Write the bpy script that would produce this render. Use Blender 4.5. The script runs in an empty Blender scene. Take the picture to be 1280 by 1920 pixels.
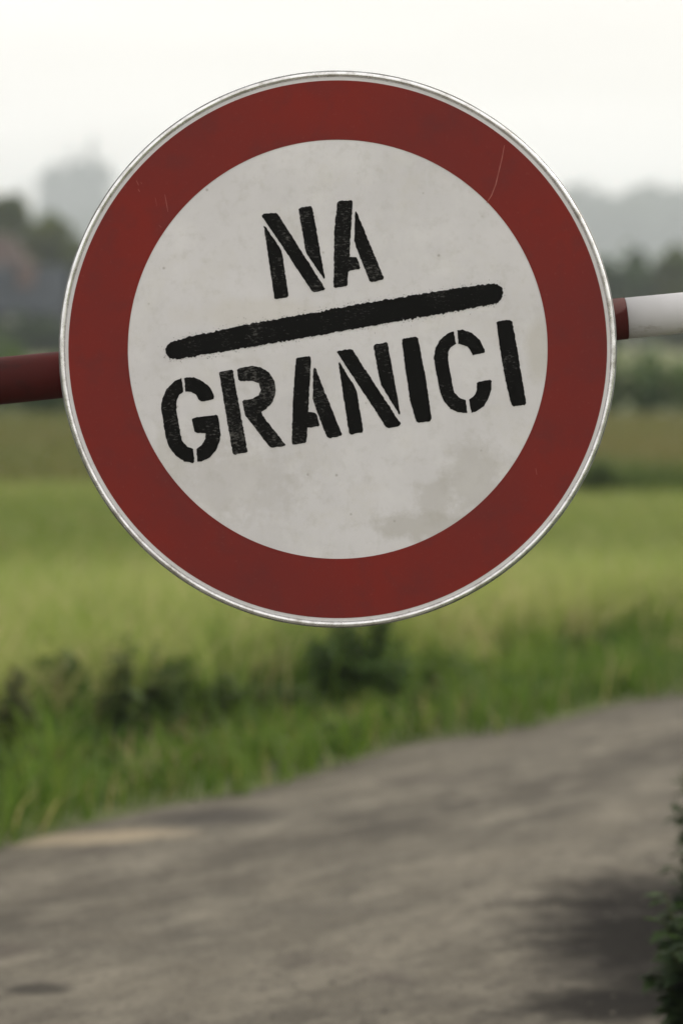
import bpy, bmesh, math, random
import numpy as np
from mathutils import Vector, Matrix

random.seed(7)
rng = np.random.default_rng(7)
S = bpy.context.scene
C = S.collection

# ------------------------------------------------------------------ camera
CAM_H, F_PX = 1.25, 5333.0           # eye height (m), focal length in photo pixels (100 mm on a 24 mm wide frame)
cd = bpy.data.cameras.new('camera')
cam = bpy.data.objects.new('camera', cd); C.objects.link(cam)
cam.location = (0, 0, CAM_H); cam.rotation_euler = (math.radians(90), 0, 0)
cd.sensor_fit = 'HORIZONTAL'; cd.sensor_width = 24.0; cd.lens = 100.0
cd.shift_y = -340.0/1280.0
cd.clip_start = 0.05; cd.clip_end = 6000
cd.dof.use_dof = True; cd.dof.focus_distance = 3.58; cd.dof.aperture_fstop = 3.4
S.camera = cam

# ------------------------------------------------------------------ sky and sun
SUN_AZ = math.radians(58)    # from +Y (view direction) towards +X
SUN_EL = math.radians(34)
w = bpy.data.worlds.new('World'); S.world = w; w.use_nodes = True
wn, wl = w.node_tree.nodes, w.node_tree.links
wn.clear()
wo = wn.new('ShaderNodeOutputWorld')
sky = wn.new('ShaderNodeTexSky'); sky.sky_type = 'NISHITA'; sky.sun_disc = False
sky.sun_elevation = SUN_EL; sky.sun_rotation = SUN_AZ
sky.dust_density = 6.0; sky.air_density = 1.2; sky.ozone_density = 1.0
b1 = wn.new('ShaderNodeBackground'); b1.inputs[1].default_value = 0.12
wl.new(sky.outputs[0], b1.inputs[0])
# thin even high cloud, faint streaks
tc = wn.new('ShaderNodeTexCoord'); mp = wn.new('ShaderNodeMapping'); mp.inputs['Scale'].default_value = (1.2, 1.2, 9.0)
wl.new(tc.outputs['Generated'], mp.inputs[0])
nz = wn.new('ShaderNodeTexNoise'); nz.inputs['Scale'].default_value = 2.4; nz.inputs['Detail'].default_value = 5
wl.new(mp.outputs[0], nz.inputs[0])
cr = wn.new('ShaderNodeMapRange'); cr.inputs[1].default_value = .35; cr.inputs[2].default_value = .65
cr.inputs[3].default_value = .72; cr.inputs[4].default_value = .95
wl.new(nz.outputs[0], cr.inputs[0])
b2 = wn.new('ShaderNodeBackground'); b2.inputs[0].default_value = (1.0, .95, .89, 1); b2.inputs[1].default_value = 1.49
ms = wn.new('ShaderNodeMixShader')
wl.new(cr.outputs[0], ms.inputs[0]); wl.new(b1.outputs[0], ms.inputs[1]); wl.new(b2.outputs[0], ms.inputs[2])
wl.new(ms.outputs[0], wo.inputs[0])

sl = bpy.data.lights.new('sun', 'SUN'); sl.energy = 3.0; sl.angle = math.radians(2.0); sl.color = (1, .94, .84)
sun = bpy.data.objects.new('sun', sl); C.objects.link(sun)
sd = Vector((math.sin(SUN_AZ)*math.cos(SUN_EL), math.cos(SUN_AZ)*math.cos(SUN_EL), math.sin(SUN_EL)))
sun.rotation_euler = sd.to_track_quat('Z', 'Y').to_euler(); sun.location = sd*60

S.view_settings.view_transform = 'Standard'; S.view_settings.look = 'None'
S.view_settings.gamma = 1.0; S.view_settings.use_curve_mapping = False
S.view_settings.exposure = 0.0
S.cycles.max_bounces = 4; S.cycles.diffuse_bounces = 2; S.cycles.transmission_bounces = 3; S.cycles.volume_bounces = 0

# ------------------------------------------------------------------ helpers
def at(px, py, d):
    """photo pixel at depth d -> world point"""
    return Vector(((px-640)/F_PX*d, d, CAM_H-(py-620)/F_PX*d))

def tag(o, label=None, cat=None, group=None, kind=None):
    if label: o['label'] = label
    if cat: o['category'] = cat
    if group: o['group'] = group
    if kind: o['kind'] = kind
    return o

def empty(name, loc=(0, 0, 0), rz=0):
    o = bpy.data.objects.new(name, None); C.objects.link(o)
    o.location = loc; o.rotation_euler = (0, 0, rz); o.empty_display_size = .1
    return o

def link(name, me, mat, parent=None):
    o = bpy.data.objects.new(name, me); C.objects.link(o)
    if mat and not me.materials: me.materials.append(mat)
    o.parent = parent
    return o

def from_bm(name, bm, mat, parent=None, smooth=False):
    me = bpy.data.meshes.new(name); bm.normal_update(); bm.to_mesh(me); bm.free()
    if smooth:
        for p in me.polygons: p.use_smooth = True
    return link(name, me, mat, parent)

def np_mesh(name, verts, loops, starts, totals, cols=None):
    me = bpy.data.meshes.new(name)
    me.vertices.add(len(verts)); me.vertices.foreach_set('co', verts.astype(np.float32).ravel())
    me.loops.add(len(loops)); me.loops.foreach_set('vertex_index', loops.astype(np.int32))
    me.polygons.add(len(starts)); me.polygons.foreach_set('loop_start', starts.astype(np.int32))
    me.polygons.foreach_set('loop_total', totals.astype(np.int32))
    me.update(calc_edges=True)
    if cols is not None:
        a = me.color_attributes.new('Col', 'FLOAT_COLOR', 'POINT')
        c4 = np.ones((len(verts), 4), np.float32); c4[:, :3] = cols
        a.data.foreach_set('color', c4.ravel())
    me.validate()
    return me

def mat_new(name):
    m = bpy.data.materials.new(name); m.use_nodes = True
    n, l = m.node_tree.nodes, m.node_tree.links
    return m, n, l, n['Principled BSDF']

def noise(n, l, scale, detail=4, rough=.55, vec=None, sc=None, rot=None, loc=None):
    t = n.new('ShaderNodeTexNoise'); t.inputs['Scale'].default_value = scale
    t.inputs['Detail'].default_value = detail; t.inputs['Roughness'].default_value = rough
    if vec is None:
        c = n.new('ShaderNodeTexCoord'); vec = c.outputs['Object']
    if sc or rot or loc:
        m = n.new('ShaderNodeMapping'); l.new(vec, m.inputs[0]); vec = m.outputs[0]
        if sc: m.inputs['Scale'].default_value = sc
        if rot: m.inputs['Rotation'].default_value = rot
        if loc: m.inputs['Location'].default_value = loc
    l.new(vec, t.inputs[0])
    return t.outputs[0]

def rng_map(n, l, v, a, b, c=0., d=1.):
    r = n.new('ShaderNodeMapRange'); l.new(v, r.inputs[0])
    for i, q in zip((1, 2, 3, 4), (a, b, c, d)): r.inputs[i].default_value = q
    return r.outputs[0]

def mixc(n, l, f, a, b):
    m = n.new('ShaderNodeMix'); m.data_type = 'RGBA'
    if isinstance(f, (int, float)): m.inputs[0].default_value = f
    else: l.new(f, m.inputs[0])
    for i, q in ((6, a), (7, b)):
        if isinstance(q, tuple): m.inputs[i].default_value = (*q, 1)
        else: l.new(q, m.inputs[i])
    return m.outputs[2]

def mth(n, l, op, a, b=None):
    m = n.new('ShaderNodeMath'); m.operation = op
    for i, q in ((0, a), (1, b)):
        if q is None: continue
        if isinstance(q, (int, float)): m.inputs[i].default_value = q
        else: l.new(q, m.inputs[i])
    return m.outputs[0]

def bump(n, l, bs, h, strength=.3, dist=.01):
    b = n.new('ShaderNodeBump'); b.inputs['Strength'].default_value = strength; b.inputs['Distance'].default_value = dist
    l.new(h, b.inputs['Height']); l.new(b.outputs[0], bs.inputs['Normal'])

def mat_simple(name, col, col2=None, scale=4., rough=.8, metal=0., lo=.35, hi=.65, sc=None):
    m, n, l, bs = mat_new(name)
    bs.inputs['Roughness'].default_value = rough; bs.inputs['Metallic'].default_value = metal
    bs.inputs['Specular IOR Level'].default_value = .5 if metal else .12
    if col2:
        v = rng_map(n, l, noise(n, l, scale, 5, sc=sc), lo, hi)
        l.new(mixc(n, l, v, col, col2), bs.inputs['Base Color'])
    else: bs.inputs['Base Color'].default_value = (*col, 1)
    return m

def mat_leaf(name, trans=.42, rough=.6):
    """foliage: colour of each blade or leaf from the mesh, part of the light passes through"""
    m, n, l, bs = mat_new(name)
    a = n.new('ShaderNodeAttribute'); a.attribute_name = 'Col'
    l.new(a.outputs['Color'], bs.inputs['Base Color']); bs.inputs['Roughness'].default_value = rough
    bs.inputs['Specular IOR Level'].default_value = .25
    t = n.new('ShaderNodeBsdfTranslucent'); l.new(a.outputs['Color'], t.inputs[0])
    x = n.new('ShaderNodeMixShader'); x.inputs[0].default_value = trans
    o = n['Material Output']
    l.new(bs.outputs[0], x.inputs[1]); l.new(t.outputs[0], x.inputs[2]); l.new(x.outputs[0], o.inputs[0])
    return m

M_LEAF = mat_leaf('foliage')
M_BARK = mat_simple('bark', (.09, .07, .05), (.05, .04, .03), 6, .9)

# ------------------------------------------------------------------ the setting: ground, fields, road, hill
def edge_l(x):               # far (left) edge of the lane, y as function of x
    return 8.2+1.446*x+.07*np.sin(3.1*x+.6)+.05*np.sin(7.3*x)

R_EDGE = np.array([(-.2, -6), (.2, 0), (.44, 3), (.60, 4.6), (.70, 5.5), (.84, 6.2), (1.12, 6.8), (1.7, 7.4), (2.6, 8.5), (6, 13.2), (14, 24.5)])
def edge_r_perp(x, y):       # > 0 : on the right verge
    return x-np.interp(y, R_EDGE[:, 1], R_EDGE[:, 0])

def gz(y):                   # the far fields rise a little
    t = np.clip((y-48)/50, 0, 1); return .5*t*t*(3-2*t)

def make_ground():
    def axis(pos):
        return np.array(sorted(set(np.round(pos, 3))))
    xs = axis(np.concatenate([np.linspace(-790, -40, 30), np.linspace(-40, -6, 18), np.linspace(-6, 8, 60), np.linspace(8, 40, 18), np.linspace(40, 790, 30)]))
    ys = axis(np.concatenate([np.linspace(-25, 3, 12), np.linspace(3, 16, 60), np.linspace(16, 110, 60), np.linspace(110, 1320, 60)]))
    X, Y = np.meshgrid(xs, ys)
    Z = .03*np.sin(X*1.3+Y*.7)*np.clip((Y-edge_l(X))/1.5, 0, 1)*np.clip((Y-5)/4, 0, 1)
    Z -= .02*(1-np.clip((Y-edge_l(X))/.4, 0, 1))
    Z += np.clip((edge_r_perp(X, Y))/.4, 0, 1)*.03
    Z += gz(Y)
    nx, ny = len(xs), len(ys)
    V = np.stack([X, Y, Z], -1).reshape(-1, 3)
    i = np.arange(nx*ny).reshape(ny, nx)
    q = np.stack([i[:-1, :-1], i[:-1, 1:], i[1:, 1:], i[1:, :-1]], -1).reshape(-1, 4)
    me = np_mesh('ground', V, q.ravel(), np.arange(len(q))*4, np.full(len(q), 4))
    for p in me.polygons: p.use_smooth = True
    m, n, l, bs = mat_new('meadow_soil')
    v1 = rng_map(n, l, noise(n, l, .35, 6), .35, .65)
    v2 = rng_map(n, l, noise(n, l, 3.0, 6), .35, .65)
    c = mixc(n, l, v1, (.085, .11, .028), (.11, .13, .04))
    c = mixc(n, l, mth(n, l, 'MULTIPLY', v2, .6), c, (.06, .06, .03))
    l.new(c, bs.inputs['Base Color']); bs.inputs['Roughness'].default_value = .95
    bump(n, l, bs, noise(n, l, 25, 5), .5, .03)
    return tag(link('ground', me, m), kind='structure')
make_ground()

def strip(name, x0, x1, y0, y1, z, m, nx=60, ny=24):
    """a field sheet with slightly ragged front and back edges, following the ground"""
    V, F = [], []
    for x in np.linspace(x0, x1, nx):
        a, b = y0+.4*math.sin(x*.31)+.2*math.sin(x*1.7), y1+.5*math.sin(x*.23+1)
        for y in np.linspace(a, b, ny): V.append((x, y, z+float(gz(y))))
    for i in range(nx-1):
        for j in range(ny-1):
            k = i*ny+j; F.append((k, k+ny, k+ny+1, k+1))
    me = bpy.data.meshes.new(name); me.from_pydata(V, [], F)
    return tag(link(name, me, m), kind='structure')

strip('dry_field', -60, 60, 20.5, 38, .034, mat_simple('dry_grass', (.15, .135, .06), (.10, .10, .04), .8, .95))
strip('far_field', -90, 90, 50, 103, .034, mat_simple('ripening_crop', (.125, .13, .052), (.095, .11, .04), .12, .95, sc=(1, .25, 1)))

def make_road():
    # left boundary follows edge_l, right boundary R_EDGE; one sheet, gravelly old asphalt
    L = [(x, float(edge_l(np.array(x)))) for x in np.linspace(-9.0, 12, 150)]
    Lp = [p for p in L]
    bm = bmesh.new()
    T = np.linspace(0, 1, 160)
    la = np.array(Lp); ra = R_EDGE
    def resample(a, t):
        s = np.concatenate([[0], np.cumsum(np.linalg.norm(np.diff(a, axis=0), axis=1))]); s /= s[-1]
        return np.stack([np.interp(t, s, a[:, 0]), np.interp(t, s, a[:, 1])], -1)
    A, B = resample(la, T), resample(ra, T)
    rows = []
    for k in range(len(T)):
        row = []
        for j in range(13):
            u = j/12
            p = A[k]*(1-u)+B[k]*u
            crown = .03*(1-(2*u-1)**2)
            row.append(bm.verts.new((p[0], p[1], -.008+crown+.004*math.sin(p[0]*5+p[1]*3))))
        rows.append(row)
    for k in range(len(T)-1):
        for j in range(12):
            bm.faces.new((rows[k][j], rows[k][j+1], rows[k+1][j+1], rows[k+1][j]))
    bmesh.ops.recalc_face_normals(bm, faces=bm.faces)
    if sum(f.normal.z for f in bm.faces) < 0: bmesh.ops.reverse_faces(bm, faces=bm.faces)
    m, n, l, bs = mat_new('worn_asphalt')
    th = math.atan2(.822, .569)
    tcr = n.new('ShaderNodeTexCoord'); rotm = n.new('ShaderNodeMapping'); l.new(tcr.outputs['Object'], rotm.inputs[0])
    rotm.inputs['Rotation'].default_value = (0, 0, -th)
    along = n.new('ShaderNodeMapping'); l.new(rotm.outputs[0], along.inputs[0]); along.inputs['Scale'].default_value = (.5, 1.3, 1)
    sxy = n.new('ShaderNodeSeparateXYZ'); l.new(tcr.outputs['Object'], sxy.inputs[0])
    across = mth(n, l, 'ADD', mth(n, l, 'MULTIPLY', sxy.outputs[0], .822), mth(n, l, 'MULTIPLY', mth(n, l, 'SUBTRACT', sxy.outputs[1], 8.2), -.569))
    across = mth(n, l, 'ADD', across, mth(n, l, 'MULTIPLY', mth(n, l, 'SUBTRACT', noise(n, l, 2.4, 5), .5), .35))
    def track(c0, hw):
        return rng_map(n, l, mth(n, l, 'ABSOLUTE', mth(n, l, 'SUBTRACT', across, c0)), hw, hw*.25, 0, 1)
    base = mixc(n, l, rng_map(n, l, noise(n, l, 1.6, 6, .6, vec=along.outputs[0]), .38, .64), (.130, .118, .095), (.070, .064, .052))
    base = mixc(n, l, rng_map(n, l, noise(n, l, 5, 6), .45, .75, 0, .6), base, (.115, .102, .078))
    base = mixc(n, l, rng_map(n, l, noise(n, l, 140, 3), .5, .72, 0, .7), base, (.16, .145, .115))
    base = mixc(n, l, rng_map(n, l, noise(n, l, 90, 3, loc=(3, 1, 0)), .56, .72, 0, .8), base, (.05, .045, .04))
    base = mixc(n, l, rng_map(n, l, noise(n, l, 2.2, 5, loc=(7.3, 2, 0)), .60, .68, 0, .55), base, (.06, .05, .043))
    base = mixc(n, l, mth(n, l, 'MULTIPLY', track(.72, .24), .6), base, (.045, .040, .032))
    base = mixc(n, l, mth(n, l, 'MULTIPLY', track(1.95, .30), .45), base, (.045, .040, .032))
    base = mixc(n, l, rng_map(n, l, noise(n, l, 7, 9, .72, vec=along.outputs[0], loc=(1, 8, 0)), .50, .68, 0, .6), base, (.047, .042, .034))
    base = mixc(n, l, rng_map(n, l, noise(n, l, 6, 9, .75, vec=along.outputs[0], loc=(4, 3, 0)), .47, .66, 0, .7), base, (.188, .172, .138))
    base = mixc(n, l, rng_map(n, l, noise(n, l, 45, 4, .7, loc=(2, 9, 0)), .54, .64, 0, .55), base, (.035, .03, .025))
    # placed blotches: damp dark hollow, sandy washout, dark earth with weed shadow painted in
    tcn = n.new('ShaderNodeTexCoord')
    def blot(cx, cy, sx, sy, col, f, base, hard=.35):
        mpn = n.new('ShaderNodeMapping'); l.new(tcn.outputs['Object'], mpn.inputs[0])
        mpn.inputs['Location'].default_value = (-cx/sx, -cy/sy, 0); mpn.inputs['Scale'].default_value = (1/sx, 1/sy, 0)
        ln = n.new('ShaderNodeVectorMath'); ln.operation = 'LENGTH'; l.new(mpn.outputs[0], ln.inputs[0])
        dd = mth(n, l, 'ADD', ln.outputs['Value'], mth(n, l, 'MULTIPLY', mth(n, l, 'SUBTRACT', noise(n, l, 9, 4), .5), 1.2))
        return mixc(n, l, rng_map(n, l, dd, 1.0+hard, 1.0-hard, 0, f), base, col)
    base = blot(-.56, 5.30, .055, .045, (.03, .027, .022), .85, base)
    base = blot(-.62, 7.02, .22, .10, (.25, .21, .15), .9, base)
    base = blot(.70, 5.85, .30, .60, (.010, .008, .006), .95, base)  # dark earth at the right edge, with the weeds' shadow painted into it
    base = blot(.50, 5.28, .16, .10, (.012, .010, .008), .85, base)  # nearer streak of the same: dark soil plus painted plant shadow
    base = blot(-.33, 7.28, .15, .16, (.04, .036, .032), .85, base)
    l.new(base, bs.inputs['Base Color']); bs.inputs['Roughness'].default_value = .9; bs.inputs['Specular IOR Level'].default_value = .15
    bump(n, l, bs, noise(n, l, 120, 4), .6, .006)
    return tag(from_bm('road', bm, m, smooth=True), kind='structure')
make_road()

HILL = dict(y0=600, yr=950, y1=1300)
def hill_z(x, y):
    t = np.clip((y-HILL['y0'])/(HILL['yr']-HILL['y0']), 0, 1); t = t*t*(3-2*t)
    u = np.clip((HILL['y1']-y)/(HILL['y1']-HILL['yr']), 0, 1); u = u*u*(3-2*u)
    top = 32+.8*np.sin(x*.011+.5)+.3*np.sin(x*.035)
    return top*np.minimum(t, u)
def make_hill():
    xs, ys = np.linspace(-780, 780, 90), np.linspace(600, 1300, 50)
    X, Y = np.meshgrid(xs, ys); Z = hill_z(X, Y)+.05
    V = np.stack([X, Y, Z], -1).reshape(-1, 3); i = np.arange(X.size).reshape(X.shape)
    q = np.stack([i[:-1, :-1], i[:-1, 1:], i[1:, 1:], i[1:, :-1]], -1).reshape(-1, 4)
    me = np_mesh('hill', V, q.ravel(), np.arange(len(q))*4, np.full(len(q), 4))
    for p in me.polygons: p.use_smooth = True
    return tag(link('hill', me, mat_simple('hill_pasture', (.05, .075, .03), (.03, .05, .02), .03, .95)), kind='structure')
make_hill()

# ------------------------------------------------------------------ foliage builders
def leaf_cloud(centres, radii, count, size, cols, flat=1.0, shell=.55):
    """small folded leaf faces spread through lumpy ellipsoid clumps -> verts, loops, starts, totals, colours"""
    centres = np.asarray(centres, float); radii = np.asarray(radii, float)
    if radii.ndim == 1: radii = np.repeat(radii[:, None], 3, 1)
    wgt = radii.prod(1)**(2/3); k = rng.choice(len(centres), count, p=wgt/wgt.sum())
    d = rng.normal(size=(count, 3)); d /= np.linalg.norm(d, axis=1)[:, None]
    r = shell+(1-shell)*rng.random(count)**.7
    r *= 1+.14*rng.normal(size=count)
    P = centres[k]+d*r[:, None]*radii[k]
    s = size*(.6+.8*rng.random(count))
    a = rng.normal(size=(count, 3)); a /= np.linalg.norm(a, axis=1)[:, None]
    b = np.cross(a, rng.normal(size=(count, 3))); b /= np.linalg.norm(b, axis=1)[:, None]
    b[:, 2] *= flat
    V = np.stack([P-a*s[:, None], P+b*s[:, None]*.55, P+a*s[:, None], P-b*s[:, None]*.55], 1).reshape(-1, 3)
    n4 = np.arange(count*4)
    cc = np.asarray(cols, float)
    tone = rng.random((len(centres), 1))          # clumps differ in leaf tone
    f = np.clip(tone[k]+.35*rng.normal(size=(count, 1)), 0, 1)
    col = cc[0]*(1-f)+cc[1]*f
    return V, n4, np.arange(count)*4, np.full(count, 4), np.repeat(col, 4, 0)

def tube(bm, pts, rad, seg=7):
    prev = None
    for i, (p, r) in enumerate(zip(pts, rad)):
        p = Vector(p)
        t = (Vector(pts[min(i+1, len(pts)-1)])-Vector(pts[max(i-1, 0)])).normalized()
        u = t.orthogonal().normalized(); v = t.cross(u)
        ring = [bm.verts.new(p+(u*math.cos(2*math.pi*k/seg)+v*math.sin(2*math.pi*k/seg))*r) for k in range(seg)]
        if prev:
            for k in range(seg): bm.faces.new((prev[k], prev[(k+1) % seg], ring[(k+1) % seg], ring[k]))
        prev = ring
    return prev

def tree(name, label, loc, h, wd, cols, n_clump=16, leaves=5000, leaf=.22, low=.25, group=None, conifer=False, lean=0., cat='tree'):
    root = tag(empty(name, loc, random.random()*.01), label, cat, group)
    bm = bmesh.new()
    tr = h*.022+.05
    tube(bm, [(0, 0, -.2), (lean*.2, 0, h*.3), (lean*.6, .02*h, h*.6), (lean, 0, h*.93)], [tr*1.3, tr, tr*.6, tr*.15])
    cen, rad = [], []
    if conifer:
        tiers = 10
        for i in range(tiers):
            t = i/(tiers-1); z = h*(low+(1-low)*t*.98); r = wd*.5*(1-t)**.9+.02*h
            for q in range(max(1, int(5*(1-t)))):
                a = random.random()*6.28
                cen.append((math.cos(a)*r*.55, math.sin(a)*r*.55, z)); rad.append((r*.6, r*.6, h*.07))
    else:
        for i in range(n_clump):
            a = random.random()*6.283; t = random.random()
            z = h*(low+(1-low)*(.12+.76*t)); prof = math.sin(math.pi*min(1, max(0, .12+.8*t)))**.6
            r = wd*.5*prof*math.sqrt(random.random())*.8
            c = Vector((lean*t+math.cos(a)*r, math.sin(a)*r, z)); cen.append(c)
            q = wd*random.uniform(.16, .28); rad.append((q, q, q*random.uniform(.7, 1.0)))
            if i % 2 == 0:
                z0 = h*random.uniform(.25, .5)
                tube(bm, [(0, 0, z0), (c.x*.5, c.y*.5, (z0+c.z)/2), tuple(c)], [tr*.5, tr*.33, tr*.1], 5)
        cen.append(Vector((lean, 0, h*.9))); rad.append((wd*.16, wd*.16, h*.1))
    from_bm('trunk', bm, M_BARK, root, True)
    me = np_mesh('crown', *leaf_cloud(cen, rad, leaves, leaf, cols))
    link('crown', me, M_LEAF, root)
    return root

# ------------------------------------------------------------------ far ridge: wood (one mass) and the misty stand of trees
def make_far_wood():
    P, R = [], []
    n = 900
    x = rng.uniform(-500, 500, n); y = rng.uniform(820, 1000, n)
    hh = np.where(x > -60, 14., 8.5)*(1+.07*rng.normal(size=n))
    z = hill_z(x, y)
    cen = np.stack([x, y, z+hh*.55], -1); rad = np.stack([hh*.5, hh*.5, hh*.5], -1)
    V = leaf_cloud(cen, rad, 46000, 1.9, [(.025, .045, .02), (.05, .07, .03)], shell=.7)
    me = np_mesh('distant_wood', *V)
    return tag(link('distant_wood', me, M_LEAF), 'dense wood along the misty far ridge', 'wood', kind='stuff')
make_far_wood()

GREENS = [(.030, .055, .022), (.065, .085, .035)]
for px, top, wpx, con, lab in [
        (104, 306, 62, False, 'misty round tree at the left end of the far tree stand'),
        (150, 300, 74, False, 'broad misty tree in the middle of the far tree stand'),
        (194, 306, 60, False, 'misty round tree of the far stand, next to the sign rim'),
        (134, 286, 30, True, 'shorter pointed conifer rising from the misty far tree stand'),
        (172, 262, 30, True, 'tallest pointed conifer spire in the misty far tree stand'),
        (41, 350, 34, True, 'lone misty pointed conifer at far left of the ridge')]:
    d = 995; p = at(px, 440, d); base = float(hill_z(np.array(p.x), np.array(float(d))))
    h = at(px, top, d).z-base
    tree('misty_conifer' if con else 'misty_tree', lab, (p.x, d+random.uniform(-6, 6), base), h, wpx*d/F_PX, GREENS, 22, 5500, 1.05, .06 if not con else .1,
         'misty trees on the far ridge', con)

# ------------------------------------------------------------------ hamlet on the left, trees either side
OLIVE = [(.048, .08, .014), (.11, .13, .022)]
DARKG = [(.022, .052, .015), (.055, .09, .022)]
def place_tree(label, px, top, wpx, d, cols, n=24, leaves=9000, leaf=.21, low=.06, group='trees beyond the fields'):
    p = at(px, 620, d); z = at(px, top, d).z
    return tree('leafy_tree', label, (p.x, d, .45), z-.45, wpx*d/F_PX, cols, n, leaves, leaf, low, group)
place_tree('tall olive green tree behind the red roofed house, at the left edge', 26, 366, 170, 106, OLIVE)
place_tree('rounded olive tree between the house and the sign, left', 96, 402, 130, 104, OLIVE)
place_tree('small dark tree beside the sign rim, left of the sign', 142, 448, 84, 102, OLIVE)
place_tree('dark green tree hidden behind the left half of the sign', 250, 450, 110, 109, DARKG)
place_tree('dark green tree hidden behind the right half of the sign', 980, 455, 120, 110, DARKG)
place_tree('dark tree touching the right sign rim, above the barrier pole', 1138, 490, 74, 106, DARKG)
place_tree('slim dark tree between two others, right of the sign', 1196, 468, 52, 109, DARKG)
place_tree('broad olive tree at the right edge, above the white pole', 1268, 464, 104, 104, OLIVE)

M_REDROOF = mat_simple('clay_tiles', (.07, .047, .042), (.05, .038, .034), 2.5, .85)
M_SLATE = mat_simple('grey_blue_sheet', (.035, .042, .052), (.024, .03, .038), 1.2, .7)
M_RENDER = mat_simple('old_render', (.11, .112, .118), (.07, .072, .08), .9, .9)
M_GREYWALL = mat_simple('grey_boards', (.045, .05, .06), (.03, .034, .042), 1.5, .85)
M_PANE = mat_simple('dark_pane', (.02, .025, .03), rough=.15)
M_FRAME = mat_simple('pale_frame', (.42, .42, .40), rough=.6)
M_BRICK = mat_simple('pink_brick', (.17, .115, .105), (.13, .09, .08), 8, .9)

def box(bm, x0, x1, y0, y1, z0, z1):
    v = [bm.verts.new(p) for p in ((x0, y0, z0), (x1, y0, z0), (x1, y1, z0), (x0, y1, z0), (x0, y0, z1), (x1, y0, z1), (x1, y1, z1), (x0, y1, z1))]
    for f in ((0, 3, 2, 1), (4, 5, 6, 7), (0, 1, 5, 4), (1, 2, 6, 5), (2, 3, 7, 6), (3, 0, 4, 7)): bm.faces.new([v[i] for i in f])

def house(name, label, x0, x1, y0, dep, eave, ridge, mw, mr, wins, door=None, chim=None, hip=0.):
    root = tag(empty(name, ((x0+x1)/2, y0, 0)), label, 'building')
    W = (x1-x0)/2
    bm = bmesh.new(); box(bm, -W, W, 0, dep, -.2, eave)
    if hip == 0:
        for s in (-1, 1):
            a = [bm.verts.new(p) for p in ((s*W, 0, eave), (s*W, dep, eave), (s*W, dep/2, ridge-.12))]
            bm.faces.new(a)
    from_bm('wall', bm, mw, root)
    bm = bmesh.new(); o = .35; k = (ridge-eave)/(dep/2)
    zo = eave-o*k
    A = [(-W-o, -o, zo), (W+o, -o, zo), (W+o-hip, dep/2, ridge), (-W-o+hip, dep/2, ridge), (W+o, dep+o, zo), (-W-o, dep+o, zo)]
    v = [bm.verts.new(p) for p in A]; u = [bm.verts.new((p[0], p[1], p[2]+.16)) for p in A]
    for q in (v, u):
        bm.faces.new((q[0], q[1], q[2], q[3])); bm.faces.new((q[3], q[2], q[4], q[5]))
        if hip: bm.faces.new((q[1], q[4], q[2])); bm.faces.new((q[0], q[3], q[5]))
    for a, b in ((0, 1), (4, 5), (1, 4), (5, 0)):
        bm.faces.new((v[a], v[b], u[b], u[a]))
    bmesh.ops.recalc_face_normals(bm, faces=bm.faces)
    rf = from_bm('roof', bm, mr, root)
    if chim:
        bm = bmesh.new(); cx, cy, cw, ch = chim; box(bm, cx-cw, cx+cw, cy-.35, cy+.35, eave+.3, ch); box(bm, cx-cw-.06, cx+cw+.06, cy-.41, cy+.41, ch, ch+.12)
        from_bm('chimney', bm, M_BRICK, rf)
    for wx, wz, ww, wh in wins:
        bm = bmesh.new(); t = .09
        box(bm, wx-ww, wx-ww+t, -.06, -.003, wz-wh, wz+wh); box(bm, wx+ww-t, wx+ww, -.06, -.003, wz-wh, wz+wh)
        box(bm, wx-ww+t, wx+ww-t, -.055, -.003, wz+wh-t, wz+wh); box(bm, wx-ww+t, wx+ww-t, -.055, -.003, wz-wh, wz-wh+t)
        fr = from_bm('window', bm, M_FRAME, root)
        bm = bmesh.new(); box(bm, wx-ww+t, wx+ww-t, -.03, -.003, wz-wh+t, wz+wh-t); from_bm('pane', bm, M_PANE, fr)
    if door:
        bm = bmesh.new(); dx, dw, dh = door; box(bm, dx-dw, dx+dw, -.06, -.003, 0, dh); from_bm('door', bm, M_FRAME, root)
    return root
house('house', 'house with faded red tiled roof below the olive tree, left edge', -16.6, -10.9, 97.5, 5, 3.1, 4.5, M_RENDER, M_REDROOF,
      [(-1.6, 2.0, .35, .45), (1.6, 2.0, .35, .45)], hip=1.1)
house('barn', 'long low grey blue outbuilding in front of the house, left edge', -18.4, -9.35, 92.5, 3.6, 2.0, 3.25, M_GREYWALL, M_SLATE,
      [(2.0, 1.45, .35, .3), (-2, 1.45, .35, .3)], (3.3, .4, 1.75), (3.5, 1.1, .24, 3.3))

# ------------------------------------------------------------------ hedges
def hedge(name, label, x0, x1, y, h, th, cols, leaves, leaf, var=.2, step=.6):
    n = int((x1-x0)/step); x = np.linspace(x0, x1, n)+rng.normal(size=n)*step*.2
    hh = h*(1+var*rng.normal(size=n)*.5+var*np.sin(x*.8)*.4)
    cen, rad = [], []
    for xi, hi in zip(x, hh):
        cen.append((xi, y+rng.normal()*th*.2, hi*.55+float(gz(y)))); rad.append((step*.75, th*.5, hi*.48))
    root = tag(empty(name, ((x0+x1)/2, y, 0)), label, 'hedge')
    cen = np.array(cen)-np.array([(x0+x1)/2, y, 0])
    link('foliage', np_mesh('foliage', *leaf_cloud(cen, rad, leaves, leaf, cols, shell=.3)), M_LEAF, root)
    bm = bmesh.new()
    for c, r in list(zip(cen, rad))[::2]:
        tube(bm, [(c[0], c[1], -.05+float(gz(y))), (c[0]+.05, c[1], c[2]), (c[0]+random.uniform(-.15, .15), c[1], c[2]*1.6)], [.03*h+.006, .02*h+.004, .004], 5)
    tag(from_bm('stems', bm, M_BARK, root), kind='stuff')
    return root
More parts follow.
